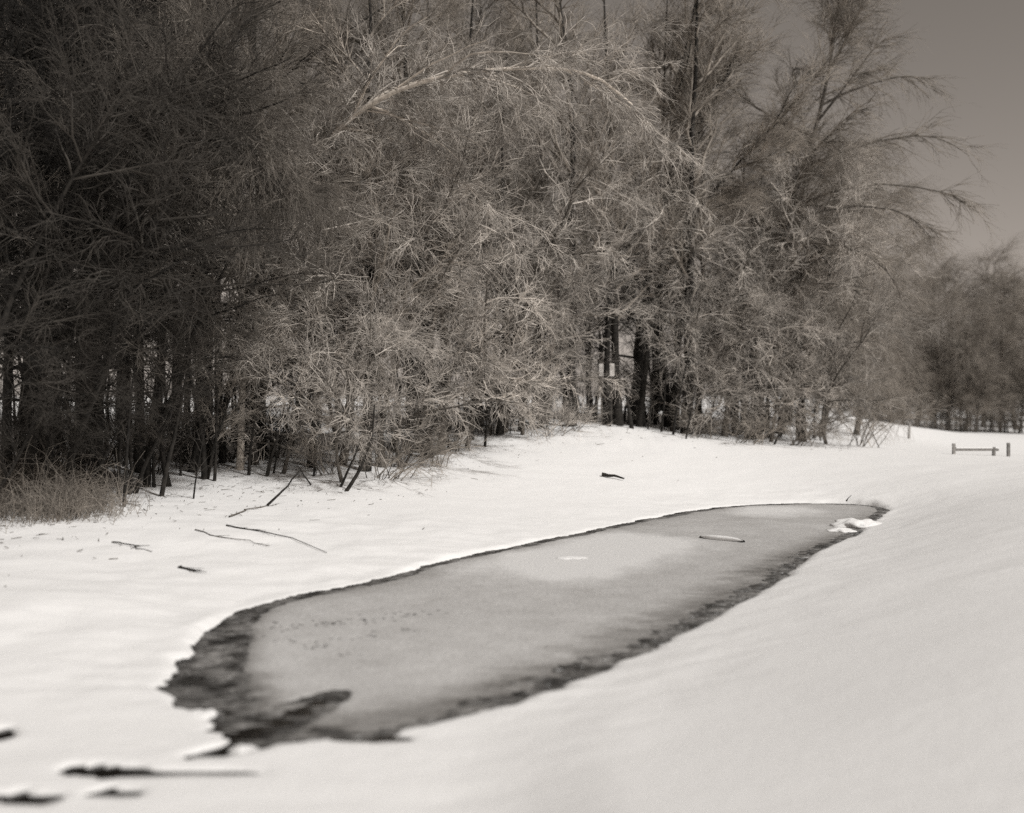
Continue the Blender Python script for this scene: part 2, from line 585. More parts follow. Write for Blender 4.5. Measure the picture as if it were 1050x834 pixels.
me = mesh_from('pond_ice', np.stack([ixf, iyf, iz], 1)[used], remap[iq])
at = me.attributes.new("frost", 'FLOAT', 'POINT')
at.data.foreach_set("value", np.clip(frost[used], 0, 1).astype(np.float32))
tag(link('pond_ice', me, M['ice']), kind='structure')

# slush: broken plates of thin ice floating along the open margin
cand = np.stack([rng.uniform(pond[:, 0].min(), pond[:, 0].max(), 200000), rng.uniform(pond[:, 1].min(), pond[:, 1].max(), 200000)], 1)
cd, cin, cn, cl, csh, cch = ice_fields(cand[:, 0], cand[:, 1])
ok = (cd > .0) & (cin < .10) & (cch > -.02) & (rng.random(len(cand)) < .35 + .5 * (cin > -.15))
cand = cand[ok][:9000]
ns = 6
ang = np.linspace(0, 2 * math.pi, ns, endpoint=False)
N = len(cand)
sz = .012 + rng.exponential(.022, N)
rr = sz[:, None] * rng.uniform(.55, 1.1, (N, ns))
px_ = cand[:, 0:1] + rr * np.cos(ang) * 3.2
py_ = cand[:, 1:2] + rr * np.sin(ang) * .5
zt = rng.uniform(.002, .009, N)
top = np.stack([px_, py_, np.repeat(zt[:, None], ns, 1) + rng.normal(0, .002, (N, ns))], -1)
bot = top.copy(); bot[..., 2] = -.02
v = np.concatenate([top, bot], 1).reshape(-1, 3)
base = (np.arange(N) * ns * 2)[:, None]
fq = [np.concatenate([base + 0, base + 1, base + 2, base + 3], 1), np.concatenate([base + 0, base + 3, base + 4, base + 5], 1)]
for k in range(ns):
    k2 = (k + 1) % ns
    fq.append(np.concatenate([base + k, base + ns + k, base + ns + k2, base + k2], 1))
me = mesh_from('slush_ice', v, np.vstack(fq), smooth=False)
tag(link('slush_ice', me, M['slush']), 'dark broken slush floating along the open margin of the pond', 'slush', kind='stuff')

# ------------------------------------------------------------------ growing trees
ZUP = np.array([0, 0, 1.0])


def grow(P, R, n, t=(.2, 1), L=(1, 2), ang=(.5, 1.0), g=0.0, bias=(0, 0, 0), wig=.12, K=5, r=.02, shrink=.4, rt=.25, g2=None, rg=None):
    """n children on every strand of P; returns strands and radii"""
    rg = rg or rng
    N, KP, _ = P.shape
    i = np.repeat(np.arange(N), n)
    C = N * n
    tt = rg.uniform(t[0], t[1], C)
    u = tt * (KP - 1)
    k = np.minimum(u.astype(int), KP - 2); f = (u - k)[:, None]
    p0 = P[i, k] * (1 - f) + P[i, k + 1] * f
    d = P[i, k + 1] - P[i, k]
    d /= np.linalg.norm(d, axis=1, keepdims=True) + 1e-9
    pr = R[i, k] * (1 - f[:, 0]) + R[i, k + 1] * f[:, 0]
    q = rg.normal(size=(C, 3)); q -= d * np.sum(q * d, 1, keepdims=True)
    q /= np.linalg.norm(q, axis=1, keepdims=True) + 1e-9
    a = rg.uniform(ang[0], ang[1], C)[:, None]
    dr = d * np.cos(a) + q * np.sin(a) + np.asarray(bias)
    dr /= np.linalg.norm(dr, axis=1, keepdims=True) + 1e-9
    ln = rg.uniform(L[0], L[1], C) * (1 - shrink * tt)
    st = ln / (K - 1)
    out = np.zeros((C, K, 3)); out[:, 0] = p0
    gg = g if g2 is None else rg.uniform(g, g2, C)
    for s in range(1, K):
        out[:, s] = out[:, s - 1] + dr * st[:, None]
        dr = dr + rg.normal(0, wig, (C, 3))
        dr[:, 2] += gg * st
        dr /= np.linalg.norm(dr, axis=1, keepdims=True) + 1e-9
    r0 = np.minimum(pr * .8, r * rg.uniform(.7, 1.2, C))
    RR = r0[:, None] * np.linspace(1, rt, K)[None]
    return out, RR


def trunk_path(h, lean=(0, 0), curve=(0, 0), K=9, wob=.12, rg=None):
    rg = rg or rng
    s = np.linspace(0, 1, K)
    x = lean[0] * s + curve[0] * s ** 2
    y = lean[1] * s + curve[1] * s ** 2
    w = np.cumsum(rg.normal(0, wob, (K, 2)), 0) * (s[:, None] > 0)
    return np.stack([x + w[:, 0], y + w[:, 1], h * s - .15 * (s == 0)], 1)


def build_tree(name, loc, path, r0, levels, tm, cm, limb_parts=0, extra_limbs=None, tip=.12, tsides=7, rg=None, limb_mat=None, flare=1.35):
    """path: local trunk points. levels: list of grow() settings, first level grows on the trunk. Returns the Empty."""
    root = empty(name, loc)
    P = np.asarray(path, float)[None]
    K = P.shape[1]
    R = (r0 * np.linspace(1, tip, K) ** .9)[None]
    R[0, 0] *= flare
    v, f = tubes(P, R, tsides)
    link('trunk', mesh_from(name + '_trunk', v, f), tm, root)
    crown = []
    sP, sR = [P], [R]
    first = True
    cur = (P, R)
    if extra_limbs is not None:
        eP, eR = extra_limbs
    for li, lv in enumerate(levels):
        CP, CR = grow(*cur, **lv, rg=rg)
        if li == 0:
            if extra_limbs is not None and eP.shape[1] == CP.shape[1]:
                CP = np.concatenate([eP, CP]); CR = np.concatenate([eR, CR])
            order = np.argsort(-CR[:, 0] * np.linalg.norm(CP[:, -1] - CP[:, 0], axis=1)) if extra_limbs is None else np.arange(len(CP))
            CP, CR = CP[order], CR[order]
            nl = min(limb_parts, len(CP))
            for j in range(nl):
                v, f = tubes(CP[j:j + 1], CR[j:j + 1], 5)
                link('limb', mesh_from(name + '_limb', v, f), limb_mat or tm, root)
            if nl < len(CP):
                crown.append(tubes(CP[nl:], CR[nl:], 4))
        else:
            crown.append(tubes(CP, CR, 3))
        cur = (CP, CR)
    v, f = join(crown)
    link('crown', mesh_from(name + '_crown', v, f), cm, root)
    return root


def place(root, px, D, rz, s=1.0, label=None, cat='tree', group=None, sz=None):
    x = (px - 525) / F * D
    root.location = (x, D, ground(x, D))
    root.rotation_euler = (0, 0, rz)
    root.scale = (s, s, sz or s)
    return tag(root, label, cat, group)


def edgeD(px):
    """distance of the wood's edge"""
    return float(np.interp(px, [-200, 0, 100, 200, 370, 450, 530, 630, 700, 800, 860, 950], [17, 20, 21.5, 25, 27.5, 31, 35.5, 38, 39.5, 41, 42, 43]))


# ---- prototypes of the trees in the depth of the wood (upright, bare)
protos_up = []
for k in range(4):
    h = [17, 19, 15.5, 18][k]
    pth = trunk_path(h, lean=(rng.normal(0, .5), rng.normal(0, .5)), wob=.10)
    lv = [dict(n=26, t=(.22, .97), L=(3.2, 5.5), ang=(.45, .95), g=.06, wig=.12, K=7, r=.075, shrink=.55),
          dict(n=9, t=(.15, 1), L=(1.2, 2.6), ang=(.4, .9), g=.03, wig=.16, K=5, r=.024, shrink=.45),
          dict(n=9, t=(.1, 1), L=(.5, 1.3), ang=(.4, .9), g=-.15, wig=.15, K=4, r=.0115, shrink=.3, rt=.5)]
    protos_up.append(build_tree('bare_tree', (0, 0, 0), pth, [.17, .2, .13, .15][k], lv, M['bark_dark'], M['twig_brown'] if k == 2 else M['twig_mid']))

# ---- understory trees that droop over the snow, twigs rimed pale
protos_dr = []
for k in range(5):
    h = [6.5, 8.0, 5.2, 7.2, 4.4][k]
    cv = [(1.4, -1.8), (2.2, -1.2), (-1.2, -1.8), (.6, -2.4), (1.2, -1.4)][k]
    pth = trunk_path(h, lean=(.3, -.3), curve=cv, wob=.12)
    lv = [dict(n=24, t=(.10, 1), L=(1.8, 3.8), ang=(.6, 1.3), g=-.20, g2=.05, wig=.2, K=8, r=.035, shrink=.35)]
    lv = [dict(n=20, t=(.16, 1), L=(1.8, 4.8), ang=(.5, 1.4), g=-.28, g2=.06, wig=.2, K=8, r=.035, shrink=.35),
          dict(n=11, t=(.12, 1), L=(.6, 2.0), ang=(.45, 1.2), g=-.5, g2=.2, bias=(.10, 0, 0), wig=.26, K=6, r=.021, shrink=.35),
          dict(n=12, t=(.08, 1), L=(.15, .75), ang=(.5, 1.2), g=-.6, g2=.2, bias=(.08, 0, -.08), wig=.26, K=4, r=.016, shrink=.25, rt=.65)]
    protos_dr.append(build_tree('drooping_tree', (0, 0, 0), pth, [.085, .10, .065, .09, .05][k], lv, M['bark_mid'],
                                M['twig_frost'], limb_parts=8, limb_mat=M['bark_mid']))

# ---- dark dense trees at the left (evergreen: bare lower trunk, hanging needled boughs), the dark of that side painted in
protos_ev = []
for k in range(2):
    h = [17.0, 14.5][k]
    pth = trunk_path(h, wob=.04)
    lv = [dict(n=70, t=(.14, 1), L=(3.4, 4.6), ang=(1.15, 1.6), g=-.06, wig=.06, K=7, r=.05, shrink=.85),
          dict(n=10, t=(.12, 1), L=(.8, 1.6), ang=(.6, 1.1), g=-.3, wig=.1, K=4, r=.015, shrink=.4),
          dict(n=12, t=(.05, 1), L=(.2, .5), ang=(.5, 1.1), g=-.6, wig=.15, K=3, r=.012, shrink=.2, rt=.5)]
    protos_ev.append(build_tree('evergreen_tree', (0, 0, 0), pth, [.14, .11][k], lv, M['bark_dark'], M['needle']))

# ---- dark arching brushy trees for the left, that side's darkness put into the twig colour
protos_ld = []
for k in range(3):
    h = [8.5, 7.0, 9.5][k]
    cv = [(2.6, -1.2), (1.8, -1.6), (3.4, -.6)][k]
    pth = trunk_path(h, lean=(.8, -.2), curve=cv, wob=.10)
    lv = [dict(n=26, t=(.20, 1), L=(2.2, 4.6), ang=(.5, 1.2), g=-.16, g2=.05, wig=.12, K=7, r=.035, shrink=.35),
          dict(n=11, t=(.1, 1), L=(.9, 2.0), ang=(.35, .9), g=-.4, g2=.1, wig=.2, K=6, r=.016, shrink=.35),
          dict(n=10, t=(.05, 1), L=(.2, .8), ang=(.45, 1.1), g=-.8, g2=.1, wig=.28, K=4, r=.012, shrink=.25, rt=.55)]
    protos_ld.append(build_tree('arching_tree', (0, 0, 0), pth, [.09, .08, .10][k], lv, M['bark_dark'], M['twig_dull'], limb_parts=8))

# ---- far trees on the other side of the field
protos_fr = []
for k in range(3):
    h = [15.5, 14.5, 16.5][k]
    pth = trunk_path(h, lean=(.3, 0), wob=.15)
    lv = [dict(n=46, t=(.05, 1), L=(4.0, 6.2), ang=(.5, 1.2), g=-.12, wig=.1, K=7, r=.07, shrink=.5),
          dict(n=12, t=(.15, 1), L=(1.6, 3.2), ang=(.4, .9), g=-.35, wig=.12, K=5, r=.026, shrink=.35),
          dict(n=8, t=(.1, 1), L=(.9, 2.4), ang=(.3, .8), g=-.9, wig=.1, K=4, r=.022, shrink=.25, rt=.6)]
    protos_fr.append(build_tree('field_tree', (0, 0, 0), pth, .22, lv, M['bark_mid'], M['far_twig']))

LAND = [(0, 'the left edge of the picture'), (60, 'the tall dry grass'), (115, 'the low dark brush on the left'), (150, 'the pair of straight stems'),
        (190, 'the leaning saplings'), (235, 'the very thin stem'), (270, 'the short dark stem'), (330, 'the crossed broken stems'), (375, 'the curved dark stem'),
        (430, 'the low tangle of brush'), (480, 'the crown of the arch'), (520, 'the middle of the bank'), (560, 'the stout trunk foot'),
        (605, 'the tip of the arch'), (650, 'the white sign'), (690, 'the thin stems by the sign'), (735, 'the foot of the leaning trunk'),
        (780, 'the brush by the right-end tree'), (2000, 'the wood\'s right end')]


def land(px):
    return next(t_ for x_, t_ in LAND if px < x_)


NTH = ['first', 'second', 'third', 'fourth', 'fifth', 'sixth', 'seventh', 'eighth', 'ninth', 'tenth', 'eleventh', 'twelfth', 'thirteenth']
used_first = set()


def inst(proto):
    if proto.name not in used_first:
        used_first.add(proto.name)
        return proto
    return copy_tree(proto)


# ---- the wood behind the edge
n_up = 0
for row, (off, step) in enumerate([(2.5, 62), (6.5, 66), (12, 60), (20, 62)]):
    px = -60 + row * 17
    while px < 830:
        if row == 0 and px < 330:
            px += step
            continue
        D = edgeD(px) + off + rng.uniform(-1.6, 1.6)
        s = rng.uniform(.8, 1.12)
        if px > 740:
            s *= .74
        o = inst(protos_up[n_up % 4])
        place(o, px, D, rng.uniform(0, 6.28), s,
              'tall bare tree, %s row, behind %s' % (NTH[row], land(px)), 'tree', 'bare trees in the depth of the wood')
        n_up += 1
        px += step * rng.uniform(.75, 1.25)

# ---- hero: tree bent over in a wide pale arch in the middle of the wood edge
base = hit(246, 492); D0 = base[1] + 1.5
base = np.array([(246 - 525) / F * D0, D0, 0]); base[2] = ground(base[0], base[1])
arch_px = [(252, 330, 1.0), (272, 245, .4), (306, 184, -.3), (350, 130, -.8), (395, 99, -1.2), (445, 81, -1.4), (505, 72, -1.4), (565, 70, -1.2), (612, 80, -1.0), (648, 108, -.8)]
pth = np.vstack([[base - [0, 0, .15]], [W(a, b_, D0 + c) for a, b_, c in arch_px]]) - base
pth = smooth_open(pth, 24)
lv = [dict(n=46, t=(.25, 1), L=(1.6, 4.4), ang=(.4, 1.2), g=-.34, g2=-.10, bias=(.25, .16, -.12), wig=.13, K=7, r=.033, shrink=.3),
      dict(n=10, t=(.12, 1), L=(.7, 2.2), ang=(.4, 1.1), g=-.6, g2=.1, bias=(.12, .1, 0), wig=.22, K=6, r=.02, shrink=.3),
      dict(n=12, t=(.08, 1), L=(.15, .8), ang=(.45, 1.1), g=-.8, g2=.1, bias=(.10, 0, -.12), wig=.24, K=4, r=.016, shrink=.25, rt=.65)]
t = build_tree('bent_tree', base, pth, .085, lv, M['bark_pale'], M['twig_rime'], limb_parts=10, limb_mat=M['bark_pale'], tip=.4)
tag(t, 'tree bent over in a wide pale arch with hanging rimed twigs', 'tree')

# ---- hero: two leaning trees at the right end of the wood with boughs that reach into the sky
def limbs_px(lines, D, base, K, r):
    P = np.array([smooth_open([W(a, b_, D + dz) for a, b_, dz in ln], K) - base for ln in lines])
    R = np.array([[r * (1 - .8 * k / (K - 1)) for k in range(K)] for _ in lines])
    return P, R


D1 = 43.0
base = np.array([(776 - 525) / F * D1, D1, 0]); base[2] = ground(base[0], base[1])
pth = smooth_open(np.vstack([[base - [0, 0, .15]], [W(a, b_, D1) for a, b_ in [(788, 330), (804, 235), (828, 160), (845, 97), (858, 20), (868, -60)]]]) - base, 16)
ext = limbs_px([[(824, 172, 0), (880, 150, -.4), (940, 139, -.6), (970, 145, -.6), (994, 160, -.6)],
                [(812, 212, 0), (880, 190, -1), (940, 192, -1.2), (980, 202, -1.2), (1004, 219, -1.2)],
                [(842, 108, 0), (880, 90, .5), (920, 79, .8), (940, 80, .8), (951, 90, .8)],
                [(806, 232, 0), (860, 212, -1.5), (915, 215, -1.8), (940, 228, -1.8), (955, 245, -1.8)],
                [(838, 125, 0), (862, 95, -.5), (884, 66, -.6), (896, 50, -.6), (908, 40, -.6)],
                [(850, 70, 0), (868, 40, 0), (882, 10, 0), (890, -20, 0), (896, -50, 0)],
                [(800, 250, 0), (850, 250, -2), (890, 262, -2.4), (915, 285, -2.4), (925, 310, -2.4)],
                [(835, 140, 0), (790, 120, 1), (750, 90, 1.5), (730, 60, 1.5), (720, 30, 1.5)],
                [(815, 200, 0), (770, 190, -1.5), (735, 200, -2), (715, 225, -2), (705, 250, -2)]], D1, base, 7, .06)
lv = [dict(n=30, t=(.22, 1), L=(3.2, 5.6), ang=(.4, 1.1), g=-.10, g2=.03, bias=(.3, 0, 0), wig=.1, K=7, r=.045, shrink=.45),
      dict(n=20, t=(.10, 1), L=(1.0, 2.6), ang=(.35, .8), g=-.35, g2=-.05, bias=(.15, 0, -.12), wig=.13, K=5, r=.02, shrink=.4),
      dict(n=10, t=(.05, 1), L=(.5, 1.4), ang=(.35, .8), g=-.6, g2=-.1, bias=(.12, 0, -.2), wig=.15, K=4, r=.014, shrink=.25, rt=.55)]
t = build_tree('leaning_tree', base, pth, .15, lv, M['bark_mid'], M['twig_mid'], limb_parts=9, extra_limbs=ext, limb_mat=M['bark_mid'])
tag(t, 'tall tree at the wood\'s right end whose boughs droop into open sky', 'tree')

D2 = 41.0
base = np.array([(655 - 525) / F * D2, D2, 0]); base[2] = ground(base[0], base[1])
pth = smooth_open(np.vstack([[base - [0, 0, .15]], [W(a, b_, D2) for a, b_ in [(668, 330), (690, 260), (716, 216), (764, 160), (814, 107), (850, 60)]]]) - base, 16)
lv = [dict(n=30, t=(.30, 1), L=(1.6, 3.4), ang=(.4, 1.1), g=-.15, g2=.05, wig=.12, K=7, r=.04, shrink=.45),
      dict(n=11, t=(.12, 1), L=(.9, 2.0), ang=(.35, .8), g=-.35, g2=0, wig=.12, K=5, r=.016, shrink=.4),
      dict(n=11, t=(.05, 1), L=(.45, 1.1), ang=(.35, .8), g=-.6, g2=0, wig=.13, K=4, r=.011, shrink=.25, rt=.55)]
t = build_tree('leaning_tree', base, pth, .12, lv, M['bark_dark'], M['twig_mid'], limb_parts=8)
tag(t, 'dark trunk leaning steeply to the right in front of the tallest trees', 'tree')

# two tall trunks that rise out of the top of the frame right of the middle
for px0, tops, lab in ((648, [(668, 250), (684, 130), (706, 40), (725, -60)], 'tall tree with dark trunk tilted right, rising beside the bent arch'),
                       (690, [(700, 260), (712, 150), (735, 60), (765, -50)], 'tall forked-looking tree just left of the sky, leaning slightly right')):
    Dk = edgeD(px0) + 4.0
    base = np.array([(px0 - 525) / F * Dk, Dk, 0]); base[2] = ground(base[0], base[1])
    pth = smooth_open(np.vstack([[base - [0, 0, .15]], [W(a, b_, Dk) for a, b_ in tops]]) - base, 12)
    lv = [dict(n=34, t=(.25, 1), L=(2.4, 4.6), ang=(.45, .95), g=.05, wig=.11, K=7, r=.06, shrink=.4),
          dict(n=9, t=(.15, 1), L=(1.2, 2.4), ang=(.4, .85), g=-.05, wig=.13, K=5, r=.02, shrink=.4),
          dict(n=9, t=(.1, 1), L=(.5, 1.3), ang=(.4, .85), g=-.3, wig=.14, K=4, r=.0115, shrink=.25, rt=.5)]
    tag(build_tree('tall_tree', base, pth, .19, lv, M['bark_dark'], M['twig_mid'], limb_parts=6), lab, 'tree')

# dark limbs that slant up to the right across the top left
for px0, off, tops, r_, lab in ((150, 7.0, [(170, 330), (200, 190), (238, 119), (289, 81), (349, 37), (420, -10)], .075, 'dark tree whose trunk slants across the top left, lower of the slanting ones'),
                                (92, 3.2, [(105, 330), (135, 180), (178, 82), (242, 32), (310, -15)], .07, 'dark tree whose trunk slants across the top left, upper of the slanting ones'),
                                (190, 5.0, [(196, 300), (206, 150), (222, 60), (242, 10), (260, -50)], .09, 'dark tree with a nearly upright trunk between the slanting ones')):
    Dk = edgeD(px0) + off
    base = np.array([(px0 - 525) / F * Dk, Dk, 0]); base[2] = ground(base[0], base[1])
    pth = smooth_open(np.vstack([[base - [0, 0, .15]], [W(a, b_, Dk) for a, b_ in tops]]) - base, 14)
    lv = [dict(n=20, t=(.35, 1), L=(1.4, 3.4), ang=(.4, .9), g=0.0, bias=(.3, 0, .1), wig=.11, K=7, r=.035, shrink=.35),
          dict(n=8, t=(.15, 1), L=(.8, 1.8), ang=(.35, .85), g=-.1, wig=.14, K=5, r=.015, shrink=.4),
          dict(n=8, t=(.1, 1), L=(.4, 1.0), ang=(.35, .85), g=-.3, wig=.15, K=4, r=.010, shrink=.25, rt=.5)]
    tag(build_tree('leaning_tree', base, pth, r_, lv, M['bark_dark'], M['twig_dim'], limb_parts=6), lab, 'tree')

# second bent tree: the rounded dark mass on the left
D3 = edgeD(60) + 2.6
base = np.array([(48 - 525) / F * D3, D3, 0]); base[2] = ground(base[0], base[1])
pth = smooth_open(np.vstack([[base - [0, 0, .15]], [W(a, b_, D3 + c) for a, b_, c in [(60, 340, 0), (84, 190, 0), (122, 105, -.2), (165, 84, -.4), (212, 102, -.5), (252, 145, -.6), (284, 196, -.6)]]]) - base, 20)
lv = [dict(n=44, t=(.3, 1), L=(1.4, 3.2), ang=(.4, 1.2), g=-.35, g2=-.1, bias=(.2, 0, -.05), wig=.12, K=7, r=.03, shrink=.3),
      dict(n=10, t=(.12, 1), L=(.8, 2.0), ang=(.35, .9), g=-.7, g2=-.1, bias=(.1, 0, -.1), wig=.14, K=6, r=.014, shrink=.3),
      dict(n=9, t=(.1, 1), L=(.35, 1.1), ang=(.35, .9), g=-1.0, g2=-.1, bias=(.1, 0, -.15), wig=.15, K=4, r=.010, shrink=.25, rt=.6)]
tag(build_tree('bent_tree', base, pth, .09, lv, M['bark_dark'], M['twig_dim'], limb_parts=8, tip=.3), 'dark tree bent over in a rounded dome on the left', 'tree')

# ---- front row: drooping rimed trees from the middle to the right end of the wood
front = [  # px, extra distance, proto, rz, scale, label
    (262, 2.2, 1, .2, .95, 'rimed drooping tree left of the bent arch, over the crossed broken stems'),
    (318, 1.5, 0, -.5, 1.15, 'rimed drooping tree under the left foot of the pale arch'),
    (352, .2, 4, .3, .95, 'low rimed tree whose stems fork out of the snow beside the brush'),
    (392, 1.5, 3, .4, 1.15, 'rimed drooping tree below the middle of the pale arch'),
    (432, 2.6, 1, -.3, 1.15, 'densely twigged drooping tree, left of two under the crown of the arch'),
    (478, 1.2, 2, .5, 1.15, 'spreading rimed tree whose twigs nearly touch the middle snow bank'),
    (516, 2.2, 0, .1, 1.4, 'densely twigged drooping tree, right of two under the crown of the arch'),
    (556, 1.6, 4, -.6, 1.2, 'small rimed tree leaning over the bank left of the white sign'),
    (578, 3.0, 3, -.5, 1.0, 'rimed drooping tree just left of the white sign'),
    (688, 2.0, 2, .6, 1.1, 'rimed drooping tree just right of the white sign'),
    (716, 1.4, 4, .6, 1.2, 'small rimed tree above the upright thin stems right of the sign'),
    (742, 2.4, 0, .3, 1.4, 'rimed drooping tree at the foot of the steeply leaning trunk'),
    (790, 1.2, 2, 0, 1.1, 'spreading brushy tree that hides the foot of the right-end tree'),
    (820, 2.6, 1, -.2, 1.15, 'rounded brushy tree at the right end of the wood'),
    (848, 1.0, 4, .2, 1.25, 'last low brushy tree of the wood before the open field'),
    (290, .6, 2, .9, .8, 'small rimed tree right behind the crossed broken stems'),
    (412, .7, 2, -.9, .95, 'rimed tree that hangs over the low tangle of brush'),
    (452, 1.4, 3, -.8, 1.25, 'tall rimed tree in the middle of the mass under the arch'),
    (536, .8, 2, -.2, 1.0, 'rimed tree hanging over the stout trunk foot'),
    (556, 2.8, 1, 2.4, 1.4, 'tall rimed tree below the right tip of the pale arch'),
    (646, 6.0, 1, 1.5, 1.4, 'rimed tree whose twigs hang above the white sign'),
    (704, 3.2, 3, -1.0, 1.45, 'tall rimed tree behind the upright thin stems'),
    (768, 2.6, 3, .9, 1.4, 'tall brushy tree left of the right-end trunk'),
    (350, 3.0, 1, 1.2, 1.1, 'tall rimed tree behind the curved dark stem'),
]
for px, off, k, rz, s, lab in front:
    place(inst(protos_dr[k]), px, edgeD(px) + off + (1.6 if px < 330 else 0), rz, s, lab, 'tree', 'drooping trees along the wood edge')

# dark brush that closes the wood behind the front row, shade of the gaps put into its colour
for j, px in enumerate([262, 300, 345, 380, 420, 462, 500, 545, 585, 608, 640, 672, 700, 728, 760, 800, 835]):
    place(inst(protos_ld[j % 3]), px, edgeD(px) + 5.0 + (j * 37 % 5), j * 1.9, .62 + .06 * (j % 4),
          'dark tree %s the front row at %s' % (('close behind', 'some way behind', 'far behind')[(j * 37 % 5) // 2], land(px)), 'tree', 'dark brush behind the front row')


# ---- left: dark arching trees and evergreens
left = [(-30, .8, 0, .2, 1.0, 'dark arching tree cut by the left edge of the picture'),
        (22, 2.2, 2, 0, 1.05, 'tall dark arching tree near the left edge'),
        (70, 1.6, 1, .3, 1.1, 'dark arching tree above the dry grass'),
        (104, 3.0, 0, -.2, 1.1, 'dark arching tree that forms the rounded outline on the left'),
        (150, 2.5, 1, .4, 1.0, 'dark brushy tree behind the leaning thin stems'),
        (196, 3.4, 2, .1, .9, 'dark brushy tree at the right of the dark left trees'),
        (228, 4.5, 0, .5, 1.0, 'dark brushy tree half hidden behind the first pale twigs'),
        (-6, .9, 1, 1.1, .5, 'low dark drooping tree over the dry grass at the left edge'),
        (44, 1.4, 2, -.6, .45, 'low dark drooping tree over the middle of the dry grass'),
        (92, 1.8, 1, .9, .5, 'low dark drooping tree left of the pair of straight stems'),
        (158, 2.2, 0, -.4, .42, 'low brownish drooping tree behind the stout sapling'),
        (212, 2.0, 2, .8, .42, 'low drooping tree behind the very thin stem')]
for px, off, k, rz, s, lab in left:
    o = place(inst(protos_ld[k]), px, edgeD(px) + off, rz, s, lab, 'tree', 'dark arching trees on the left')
    if px > 95:                 # darkness of the left eases off here, painted as paler twigs
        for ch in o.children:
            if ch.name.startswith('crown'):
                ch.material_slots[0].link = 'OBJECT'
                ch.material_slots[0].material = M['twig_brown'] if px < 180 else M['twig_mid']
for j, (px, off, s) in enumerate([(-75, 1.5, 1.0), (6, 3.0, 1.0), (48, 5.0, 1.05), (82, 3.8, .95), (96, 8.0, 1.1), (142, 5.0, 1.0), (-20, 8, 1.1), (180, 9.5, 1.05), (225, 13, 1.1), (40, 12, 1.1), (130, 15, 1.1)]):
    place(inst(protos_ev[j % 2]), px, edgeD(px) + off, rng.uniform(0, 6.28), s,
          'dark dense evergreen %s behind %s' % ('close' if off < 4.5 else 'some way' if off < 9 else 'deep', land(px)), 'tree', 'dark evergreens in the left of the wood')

# fuller trees behind the right-end tree
for px, D, s_, lab in ((762, 47.5, .84, 'dense grey tree behind the steeply leaning trunk'), (800, 49, .80, 'dense grey tree directly behind the right-end tree'),
                       (842, 51, .72, 'dense grey tree right of the right-end trunk'), (878, 56, .62, 'lower dense tree where the wood falls to the field')):
    o = place(inst(protos_fr[int(px) % 3]), px, D, 0, s_, lab, 'tree')
    o.rotation_euler = (.04, .22, 0)

# ---- far trees
FAR = [(862, 90, .78), (888, 86, .84), (915, 88, .9), (940, 95, .98), (972, 90, 1.0), (1008, 94, 1.03), (1042, 90, .98), (1085, 93, 1.0), (955, 108, 1.1), (1025, 110, 1.1), (890, 112, 1.0), (838, 104, .85), (1120, 108, 1.1), (926, 84, .6), (958, 85, .7), (990, 84, .75), (1026, 85, .7), (1060, 85, .75), (900, 83, .6)]
for j, (px, D, s) in enumerate(FAR):
    rank = 2 if D > 100 else 1 if D > 87 else 0
    s *= .86
    nth = sorted(p_ for p_, d_, _ in FAR if (2 if d_ > 100 else 1 if d_ > 87 else 0) == rank).index(px)
    place(inst(protos_fr[j % 3]), px, D, rng.uniform(0, 6.28), s,
          'far weeping tree beyond the field, %s rank, %s from the wood' % (('small front', 'main', 'rear')[rank], NTH[nth]), 'tree', 'far row of trees beyond the field')

for j in range(13):
    px = 880 + j * 15
    o = inst(protos_fr[j % 3])
    place(o, px, 83.5 + (j * 7 % 4), j * 2.1, .30 + .05 * (j % 3), 'low brush clump at the foot of the far trees, %s from the wood' % NTH[j], 'bush', 'low brush at the foot of the far trees')

# ------------------------------------------------------------------ thin stems, brush, grass
def stem(name, pts_px, r, twigs, mat, cm, label, cat='sapling', group=None, D=None, tlen=(.3, .8), rg=None):
    """a thin bare stem: first pixel stands on the snow"""
    b0 = hit(*pts_px[0]) if D is None else None
    Dk = b0[1]
    pts = np.array([b0 - [0, 0, .08]] + [W(a, c, Dk) for a, c in pts_px[1:]]) - b0
    P = smooth_open(pts, 9)[None]
    R = (r * np.linspace(1, .35, 9))[None]
    root = empty(name, b0)
    v, f = tubes(P, R, 6)
    link('trunk', mesh_from(name + '_stem', v, f), mat, root)
    if twigs:
        a, ar = grow(P, R, twigs, t=(.3, 1), L=tlen, ang=(.4, 1.0), g=-.1, wig=.15, K=5, r=.012, shrink=.3)
        c, cr = grow(a, ar, 4, t=(.2, 1), L=(.15, .4), ang=(.4, .9), g=-.2, wig=.15, K=3, r=.007, rt=.5)
        v, f = join([tubes(a, ar, 3), tubes(c, cr, 3)])
        link('twigs', mesh_from(name + '_twigs', v, f), cm, root)['kind'] = 'stuff'
    return tag(root, label, cat, group)


